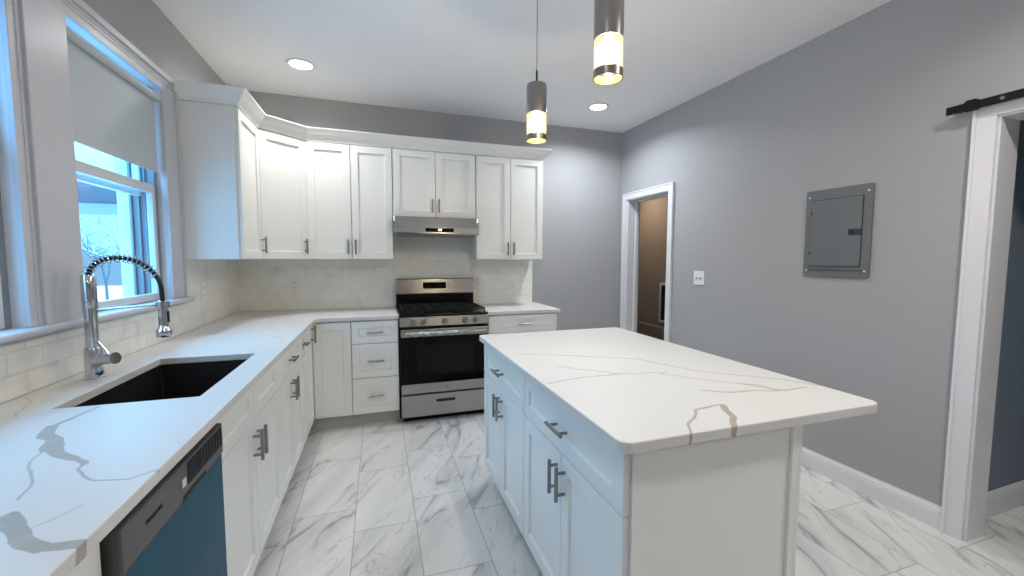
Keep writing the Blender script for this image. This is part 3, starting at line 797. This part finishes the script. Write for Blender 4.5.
# ------------------------------------------------------------------ range
def gas_range():
    x0, x1 = 1.394, 2.140; o = ((x0+x1)/2, -.34, 0); cx = o[0]
    t = thing('gas_range', 'stainless steel gas range with black cooktop between the base cabinets', 'stove', o)
    P = lambda n, m, dims, bev=.0, par=t, label=None: bx(n, m, dims, par, bev, label, o)
    P('body', 'black', (x0, x1, -.640, -.030, .045, .900))
    for xx in (x0+.04, x1-.04):
        for yy in (-.60, -.08): bm = B(); lathe(bm, [(0, 0), (.018, 0), (.018, .045), (0, .045)], (xx, yy, 0), 12); obj('levelling_foot', bm, 'matteblack', t, off=o)
    # cooktop with raised rim
    ct = P('cooktop', 'black', (x0-.002, x1+.002, -.665, -.10, .900, .916), .006)
    # control panel, slightly slanted
    bm = B(); prism(bm, [(-.640, .812), (-.672, .812), (-.682, .820), (-.672, .892), (-.662, .897), (-.640, .897)], x0, x1, None, 'x'); cp = obj('control_panel', bm, 'steel', t, .002, off=o)
    for xk in (1.500, 1.586, 1.760, 1.936, 2.022):
        mx = Matrix.Translation((xk, -.676, .856)) @ Matrix.Rotation(PI/2-.13, 4, 'X')
        bm = B(); lathe(bm, [(0, 0), (.027, 0), (.027, .004), (.022, .006), (.0215, .030), (.019, .034), (0, .034)], seg=26, mx=mx)
        k = obj('knob', bm, 'nickel', cp, smooth=True, off=o)
        bm = B(); box(bm, -.003, .003, -.018, .018, .032, .040, mx); obj('knob_grip', bm, 'nickel', k, .001, off=o)
    # vent slot, oven door
    P('vent_slot', 'dark', (x0+.004, x1-.004, -.655, -.640, .800, .812))
    d = P('oven_door', 'glassblack', (x0+.004, x1-.004, -.684, -.642, .250, .798), .003)
    P('door_top_band', 'steel', (x0+.006, x1-.006, -.690, -.683, .732, .796), .002, d)
    P('door_lower_band', 'steel', (x0+.006, x1-.006, -.690, -.683, .256, .336), .002, d)
    P('oven_window', 'black', (x0+.13, x1-.13, -.6855, -.684, .420, .660), .0, d)
    bm = B(); lathe(bm, [(0, 0), (.0145, 0), (.0145, .0012), (.0115, .0016), (.0105, .0010), (0, .0010)], seg=28, mx=Matrix.Translation((cx, -.690, .298)) @ Matrix.Rotation(PI/2, 4, 'X')); obj('round_badge', bm, 'nickel', d, smooth=True, off=o)
    # handle in protective wrap
    bm = B(); pts = []; rs = []
    for i in range(33):
        u = i/32; pts.append((x0+.05+u*(x1-x0-.24), -.727 + .003*math.sin(i*2.3), .764+.003*math.sin(i*1.7))); rs.append(.017+.005*abs(math.sin(i*2.9))+.002*math.sin(i))
    tube(bm, pts, .02, 14, rs=rs)
    h = obj('door_handle', bm, 'wrap', d, smooth=True, off=o)
    bm = B(); tube(bm, [(x0+.03, -.727, .764), (x1-.03, -.727, .764)], .011, 16)
    for xx in (x0+.045, x1-.045): tube(bm, [(xx, -.727, .764), (xx, -.688, .764)], .010, 12)
    obj('handle_bar', bm, 'steel', h, smooth=True, off=o)
    # drawer
    P('drawer_gap', 'dark', (x0+.006, x1-.006, -.650, -.642, .236, .256))
    dr = P('storage_drawer', 'steel', (x0+.005, x1-.005, -.686, -.642, .058, .240), .004)
    P('recess_pull', 'dark', (cx-.085, cx+.075, -.6868, -.680, .170, .208), .0, dr)
    P('pull_lip', 'steel', (cx-.088, cx+.078, -.692, -.684, .196, .211), .002, dr)
    P('kick', 'matteblack', (x0+.02, x1-.02, -.60, -.58, .0, .058))
    # backguard
    P('backsplash_riser', 'black', (x0, x1, -.085, -.030, .900, 1.040))
    bm = B(); prism(bm, [(-.030, 1.036), (-.098, 1.036), (-.104, 1.044), (-.090, 1.178), (-.080, 1.186), (-.030, 1.186)], x0-.001, x1+.001, None, 'x'); bg_ = obj('backguard', bm, 'steel', t, .003, off=o)
    def on_slope(n, m, xa, xb, za, zb, th, par):
        f = lambda z: -.104 + (z-1.044)*(.014/.134)
        bm = B(); prism(bm, [(f(za)+.001, za), (f(za)-th, za), (f(zb)-th, zb), (f(zb)+.001, zb)], xa, xb, None, 'x'); return obj(n, bm, m, par, .0008, off=o)
    bz = on_slope('display_reflection', 'reflection_rim', cx-.137, cx+.108, 1.080, 1.158, .0015, bg_)  # thin pale frame that imitates a reflection around the display
    dp = on_slope('display', 'glassblack', cx-.125, cx+.098, 1.090, 1.150, .003, bg_)
    on_slope('vent_trim', 'matteblack', x0+.002, x1-.002, 1.180, 1.186, .001, bg_)
    # burners and grates
    for xk, yk, r in ((x0+.15, -.52, .05), (x0+.15, -.24, .042), (cx, -.38, .055), (x1-.15, -.52, .055), (x1-.15, -.24, .038)):
        bm = B(); lathe(bm, [(0, .9165), (r*1.25, .9165), (r*1.2, .920), (r, .922), (r, .930), (r*.9, .934), (0, .935)], (xk, yk, 0), 26)
        obj('burner', bm, 'iron', ct, smooth=True, off=o)
    for xa, xb in ((x0+.020, x0+.258), (x0+.262, x1-.262), (x1-.258, x1-.020)):
        bm = B(); za, zb = .940, .952; ya, yb = -.640, -.125; tk = .011
        box(bm, xa, xb, ya, ya+tk, za, zb); box(bm, xa, xb, yb-tk, yb, za, zb); box(bm, xa, xa+tk, ya, yb, za, zb); box(bm, xb-tk, xb, ya, yb, za, zb)
        xm = (xa+xb)/2; box(bm, xm-tk/2, xm+tk/2, ya, yb, za, zb+.004); 
        for yy in (ya+.13, (ya+yb)/2, yb-.13): box(bm, xa, xb, yy-tk/2, yy+tk/2, za, zb+.003)
        for xx in (xa, xb-tk):
            for yy in (ya, yb-tk): box(bm, xx, xx+tk, yy, yy+tk, .9165, za)
        obj('grate', bm, 'iron', ct, .002, off=o)
    return t
gas_range()

# ------------------------------------------------------------------ range hood
def hood():
    x0, x1 = 1.370, 2.102; o = ((x0+x1)/2, -.24, 1.58); cx = o[0]
    t = thing('range_hood', 'slim stainless steel range hood mounted below the short wall cabinet', 'range hood', o)
    bm = B(); prism(bm, [(0-.012, 1.588), (-.480, 1.588), (-.486, 1.594), (-.486, 1.606), (-.474, 1.650), (-.430, 1.742), (-.012, 1.742)], x0, x1, None, 'x')
    body = obj('hood_body', bm, 'steel', t, .003, off=o)
    bm = B(); box(bm, x0+.03, x1-.03, -.455, -.06, 1.584, 1.5885); obj('filter', bm, 'nickel', t, off=o)
    bm = B()
    for k in range(14): box(bm, x0+.035+k*.012, x0+.041+k*.012, -.487, -.484, 1.590, 1.600)
    obj('vent_slots', bm, 'dark', t, off=o)
    def F(z): return -.474 + (z-1.650)*(.044/.092)
    def sl(n, m, xa, xb, za, zb, th, par):
        bm = B(); prism(bm, [(F(za)+.001, za), (F(za)-th, za), (F(zb)-th, zb), (F(zb)+.001, zb)], xa, xb, None, 'x'); return obj(n, bm, m, par, off=o)
    def F(z): return -.486 + (z-1.606)*(.012/.044)
    dp = sl('control_display', 'glassblack', cx-.105, cx+.140, 1.610, 1.644, .003, body)
    for dx in (-.004, .014): sl('lit_digit', 'display', cx+.010+dx, cx+.020+dx, 1.620, 1.635, .0036, dp)
    for xx in (x0-.004, x1+.0): bx('side_cap', 'steel', (xx, xx+.004, -.480, -.30, 1.592, 1.70), t, .001, off=o)
hood()

# ------------------------------------------------------------------ wall fittings
def outlet(label, c, mx, group='wall outlets in the tile'):
    t = thing('wall_outlet', label, 'outlet', c, 0, group)
    bm = B(); box(bm, -.036, .036, -.005, 0, -.058, .058, mx); obj('cover_plate', bm, 'plate', t, .0015)
    for s in (-1, 1):
        bm = B(); box(bm, -.017, .017, -.007, -.004, s*.026-.015, s*.026+.015, mx); f = obj('receptacle', bm, 'plate', t, .003)
        bm = B()
        for xx in (-.008, .005): box(bm, xx, xx+.0025, -.0075, -.0068, s*.026-.004, s*.026+.006, mx)
        box(bm, -.002, .002, -.0075, -.0068, s*.026-.011, s*.026-.007, mx); obj('slots', bm, 'dark', f)
I4 = Matrix.Identity(4)
outlet('white double outlet in the back tile left of the range', (.522, -TT, 1.142), I4)
outlet('white double outlet in the back tile right of the range', (2.206, -TT, 1.150), I4)
outlet('white double outlet in the left wall tile under the narrow cabinet', (XL+TT, -.790, 1.147), Matrix.Rotation(PI/2, 4, 'Z'))
def switch():
    mx = Matrix.Rotation(-PI/2, 4, 'Z'); t = thing('light_switch', 'white double light switch on the grey wall beside the doorway', 'light switch', (XR, -1.205, 1.216))
    bm = B(); box(bm, -.058, .058, -.006, 0, -.060, .060, mx); obj('cover_plate', bm, 'plate', t, .002)
    for s in (-1, 1):
        bm = B(); box(bm, s*.023-.006, s*.023+.006, -.0068, -.004, -.013, .013, mx); f = obj('toggle_slot', bm, 'vinyl', t)
        bm = B(); box(bm, s*.023-.004, s*.023+.004, -.016, -.005, -.008, .002, mx); obj('toggle', bm, 'panel_grey', f, .001)
switch()
def electric_panel():
    y0, y1, z0, z1 = -2.497, -2.119, 1.268, 1.816; x = XR; o = (x, (y0+y1)/2, (z0+z1)/2)
    t = thing('electrical_panel', 'grey metal electrical panel on the right wall', 'breaker panel', o)
    bm = B(); prism(bm, [(a, b_) for a, b_ in rounded(y0, y1, z0, z1, .012, 4)], x-.012, x, None, 'x'); obj('cover_frame', bm, 'panel_grey', t, .002, off=o)
    dx = .012
    bm = B(); a, b_, c, d = y0+.048, y1-.040, z0+.070, z1-.065; box(bm, x-.0175, x-.012, a, b_, c, d); dr = obj('panel_door', bm, 'panel_grey', t, .001, off=o)
    bm = B()
    for (p, q, r, s) in ((a-.003, a, c-.003, d+.003), (b_, b_+.003, c-.003, d+.003), (a, b_, c-.003, c), (a, b_, d, d+.003)): box(bm, x-.0126, x-.0118, p, q, r, s)
    obj('door_gap', bm, 'matteblack', t, off=o)
    bm = B(); box(bm, x-.020, x-.012, y0+.045, y0+.115, (z0+z1)/2-.020, (z0+z1)/2+.018); l = obj('latch', bm, 'panel_latch', dr, .002, off=o)
    bm = B(); box(bm, x-.0215, x-.0198, y0+.086, y0+.108, (z0+z1)/2-.012, (z0+z1)/2+.010); obj('latch_slot', bm, 'dark', l, off=o)
    bm = B(); box(bm, x-.019, x-.012, a-.01, b_+.01, z0+.048, z0+.054); obj('lower_rib', bm, 'panel_grey', t, .001, off=o)
    for zz in (c+.07, d-.09):
        bm = B(); box(bm, x-.0195, x-.012, b_-.004, b_+.002, zz, zz+.022); obj('hinge', bm, 'dark', t, off=o)
    for yy in (y0+.022, y1-.022):
        for zz in (z0+.040, z1-.040):
            bm = B(); lathe(bm, [(0, 0), (.006, 0), (.005, .003), (0, .004)], seg=14, mx=Matrix.Translation((x-.012, yy, zz)) @ Matrix.Rotation(-PI/2, 4, 'Y')); obj('screw', bm, 'plate', t, smooth=True, off=o)
electric_panel()
def barn_rail():
    x = XR-.055; o = (x, -2.83, 2.08); zc = 2.083
    t = thing('barn_door_rail', 'black flat steel barn door rail bolted above the right opening', 'door rail', (x, -2.83+.022, 2.093))
    bm = B(); box(bm, x-.003, x+.003, -4.9, -2.830, zc-.019, zc+.019); obj('rail', bm, 'matteblack', t, .001, off=o)
    for yy in (-2.86, -3.02, -3.45, -3.9, -4.4, -4.8):
        bm = B(); tube(bm, [(x+.003, yy, zc), (XR, yy, zc)], .009, 14); obj('standoff', bm, 'matteblack', t, smooth=True, off=o)
        bm = B(); lathe(bm, [(0, 0), (.0085, 0), (.0085, .004), (.006, .006), (0, .006)], seg=6 if yy != -2.86 else 16, mx=Matrix.Translation((x-.003, yy, zc)) @ Matrix.Rotation(-PI/2, 4, 'Y')); obj('bolt', bm, 'nickel' if yy != -2.86 else 'matteblack', t, off=o)
    bm = B(); box(bm, x-.010, x+.008, -2.945, -2.895, zc-.023, zc+.023); box(bm, x-.014, x+.010, -2.938, -2.902, zc+.017, zc+.027); obj('door_stop', bm, 'matteblack', t, .003, off=o)
barn_rail()
def wall_vent():
    x = 5.9; y0, y1, z0, z1 = 1.30, 1.855, .285, .975; o = (x, (y0+y1)/2, (z0+z1)/2)
    t = thing('return_air_grille', 'white framed dark air grille low on the brown wall seen through the doorway', 'vent', o)
    bm = B(); fw = .045
    box(bm, x-.018, x, y0, y0+fw, z0, z1); box(bm, x-.018, x, y1-fw, y1, z0, z1); box(bm, x-.018, x, y0+fw, y1-fw, z0, z0+fw); box(bm, x-.018, x, y0+fw, y1-fw, z1-fw, z1)
    obj('frame', bm, 'trim', t, .003, off=o)
    bm = B(); box(bm, x-.004, x-.001, y0+fw, y1-fw, z0+fw, z1-fw)
    k = z0+fw+.01
    while k < z1-fw-.01: box(bm, x-.012, x-.003, y0+fw, y1-fw, k, k+.004); k += .018
    obj('louvres', bm, 'vent_inner', t, off=o)
wall_vent()

# ------------------------------------------------------------------ lamps
def area(name, size, watts, col, parent, loc=(0, 0, 0), spread=None):
    l = bpy.data.lights.new(name, 'AREA'); l.shape = 'DISK'; l.size = size; l.energy = watts; l.color = col
    if spread: l.spread = math.radians(spread)
    o = bpy.data.objects.new(name, l); C.objects.link(o); o.parent = parent; o.location = loc; return o
def can_light(x, y, label, watts=CAN_W, z=H, col=(1, .97, .925)):
    t = thing('recessed_light', label, 'ceiling light', (x, y, z), 0, 'recessed ceiling lights')
    bm = B(); lathe(bm, [(.074, -.001), (.098, -.001), (.099, -.004), (.094, -.008), (.078, -.008), (.074, -.004)], (0, 0, 0), 40, closed=True); obj('trim_ring', bm, 'plate', t, smooth=True)
    bm = B(); lathe(bm, [(0, -.0035), (.0745, -.0035), (.0745, -.001), (0, -.001)], (0, 0, 0), 40); obj('lens', bm, 'lampglow', t)
    area('lamp', .15, watts, col, t, (0, 0, -.012), 150); return t
can_light(.727, -.670, 'round recessed ceiling light above the corner wall cabinet', 6.5, col=(.98, .98, 1))
can_light(3.215, -.620, 'round recessed ceiling light near the back right corner of the room', 14, col=(.86, .93, 1))
can_light(1.05, -3.75, 'recessed ceiling light above the camera, left side', 3.5)
can_light(3.15, -3.70, 'recessed ceiling light above the camera, right side', 14)
can_light(1.05, -5.6, 'unseen recessed light added behind the camera as fill, left side', 4.5)  # unseen pair of lamps, added to brighten fronts that face the camera
can_light(2.9, -5.6, 'unseen recessed light added behind the camera as fill, right side', 4.5)  # second of the added fill lamps
can_light(5.35, 2.1, 'recessed ceiling light in the brown passage', 10.5, col=(1, .88, .74))

def pendant(x, y, zb, label):
    t = thing('pendant_light', label, 'pendant light', (x, y, zb), 0, 'pendant lights over the island')
    r = .0525; hg, hr, ht = .030, .142, .292     # ring top, glass top, housing top
    bm = B(); lathe(bm, [(r-.002, hr-.004), (r+.001, hr-.004), (r+.001, ht-.012), (r-.003, ht), (0, ht), (0, ht-.003), (r-.002, ht-.006)], (0, 0, 0), 40); obj('housing', bm, 'nickel', t, smooth=True)
    bm = B(); lathe(bm, [(r-.004, hg-.003), (r, hg-.003), (r, hr), (r-.004, hr)], (0, 0, 0), 40, closed=True); obj('glass_shade', bm, 'crackle', t, smooth=True)
    bm = B(); lathe(bm, [(r-.0015, 0), (r+.0015, 0), (r+.0015, hg), (r-.0015, hg)], (0, 0, 0), 40, closed=True); rg = obj('lower_ring', bm, 'nickel', t, smooth=True)
    bm = B(); lathe(bm, [(r-.0028, .002), (r-.0016, .002), (r-.0016, hg), (r-.0028, hg)], (0, 0, 0), 40, closed=True); obj('ring_lining', bm, 'gold', rg, smooth=True)
    bm = B(); lathe(bm, [(0, .085), (.012, .088), (.021, .100), (.024, .118), (.020, .138), (.013, .150), (.013, .165), (0, .165)], (0, 0, 0), 24); obj('bulb', bm, 'bulb', t, smooth=True)
    pl = bpy.data.lights.new('pendant_lamp', 'POINT'); pl.energy = 9.5; pl.color = (1, .93, .83); pl.shadow_soft_size = .02
    po = bpy.data.objects.new('pendant_lamp', pl); C.objects.link(po); po.parent = t; po.location = (0, 0, .080)
    bm = B(); lathe(bm, [(0, ht), (.006, ht), (.005, ht+.010), (.005, ht+.070), (.003, ht+.074), (0, ht+.074)], (0, 0, 0), 14); obj('stem', bm, 'matteblack', t, smooth=True)
    bm = B(); tube(bm, [(0, 0, ht+.070), (0, 0, H-zb-.02)], .0016, 8); obj('cord', bm, 'matteblack', t, smooth=True)
    bm = B(); lathe(bm, [(0, -.026), (.045, -.026), (.058, -.020), (.060, -.003), (.060, 0), (0, 0)], (0, 0, H-zb), 32); obj('ceiling_canopy', bm, 'nickel', t, smooth=True)
    return t
pendant(2.05, -2.02, 2.003, 'smaller-looking cylinder pendant light hanging over the far end of the island')
pendant(2.05, -2.735, 2.035, 'larger-looking cylinder pendant light hanging over the near half of the island')

# ------------------------------------------------------------------ outside the windows
gr = bx('ground', 'snow', (-30, XL-WD-.02, -20, 40, -1.3, -1.0)); struct(gr)
def neighbour():
    o = (-9.0, 8.0, -1.0)
    t = thing('neighbour_house', 'neighbouring house with a flat porch roof under snow seen through the window', 'house', o)
    bm = B(); box(bm, -14, -8.6, 5.5, 9.4, -1.0, 4.2); obj('wall', bm, 'siding', t, off=o)
    bm = B(); prism(bm, [(5.0, 4.2), (5.0, 4.3), (7.45, 5.6), (9.9, 4.3), (9.9, 4.2)], -14.5, -8.2, None, 'x'); obj('snowy_roof', bm, 'roofing', t, off=o)
    bm = B(); box(bm, -8.6, -2.6, 6.2, 9.3, 2.76, 2.90)
    for k in range(20): box(bm, -8.6, -2.6, 6.22+k*.15, 6.23+k*.15, 2.752, 2.761)
    pr = obj('porch_roof', bm, 'siding', t, off=o)
    bm = B(); box(bm, -8.6, -2.55, 6.1, 9.4, 2.90, 3.0); obj('roof_snow', bm, 'snow', pr, off=o)
    bm = B(); box(bm, -8.6, -2.7, 9.1, 9.22, 2.46, 2.76); obj('porch_beam', bm, 'trim', t, off=o)
    for xx in (-2.95, -8.2):
        bm = B(); box(bm, xx, xx+.16, 9.08, 9.24, -1.0, 2.46); obj('porch_post', bm, 'trim', t, off=o)
    for yy in (6.0, 7.8):
        bm = B(); box(bm, -8.6, -8.54, yy, yy+1.2, .3, 1.9); wv = obj('window', bm, 'trim', t, off=o)
        bm = B(); box(bm, -8.54, -8.52, yy+.08, yy+1.12, .38, 1.82); obj('pane', bm, 'glassblack', wv, off=o)
neighbour()
def tree(x, y, h, seed, label):
    rnd = random.Random(seed); o = (x, y, -1.0)
    t = thing('snowy_tree', label, 'tree', o, 0, 'snowy trees outside the window')
    bm = B(); sm = B()
    def branch(p, d, L, r, depth):
        n = 4; pts = [p]; rs = [r]; q = p.copy(); dd = d.copy()
        for i in range(n):
            dd = (dd + Vector((rnd.uniform(-.22, .22), rnd.uniform(-.22, .22), rnd.uniform(-.08, .18)))).normalized()
            q = q + dd*L/n; pts.append(q.copy()); rs.append(r*(1-.5*(i+1)/n))
        tube(bm, pts, r, 5, rs=rs)
        if abs(dd.z) < .9: tube(sm, [a+Vector((0, 0, rr*.8+.004)) for a, rr in zip(pts, rs)], r, 4, rs=[rr*.8+.004 for rr in rs])
        if depth:
            for k in range(4 if depth > 1 else 3):
                s = rnd.uniform(.35, 1.0); idx = min(n, int(s*n)+1); a = rnd.uniform(0, 2*PI)
                nd = (dd*.55 + Vector((math.cos(a), math.sin(a), rnd.uniform(-.1, .5)))).normalized()
                branch(pts[idx], nd, L*rnd.uniform(.5, .72), rs[idx]*.72, depth-1)
    branch(Vector(o), Vector((0, 0, 1)), h*.45, h*.011, 5)
    obj('trunk_and_branches', bm, 'bark', t, off=o); obj('snow_cover', sm, 'snow', t, off=o)
tree(-6.6, 13.2, 6.6, 3, 'bare tree under snow nearest the porch roof')
tree(-9.6, 17.5, 6.0, 11, 'taller bare snowy tree on the far left of the yard')
tree(-3.6, 18.5, 6.0, 5, 'distant bare snowy tree at the right end of the yard')

# the right wall is not quite square to the back wall: it opens out towards the camera
PIV = Matrix.Translation((XR, 0, 0)) @ Matrix.Rotation(.022, 4, 'Z') @ Matrix.Translation((-XR, 0, 0))
for nm in ('wall_right', 'trim_1', 'trim_2', 'trim_3', 'trim_4', 'baseboard_right', 'baseboard_right_near', 'light_switch', 'electrical_panel', 'barn_door_rail', 'wall_hall_side', 'baseboard_hall', 'wall_passage_side'):
    ob = bpy.data.objects[nm]
    ob.matrix_world = PIV @ Matrix.LocRotScale(ob.location, ob.rotation_euler, ob.scale)
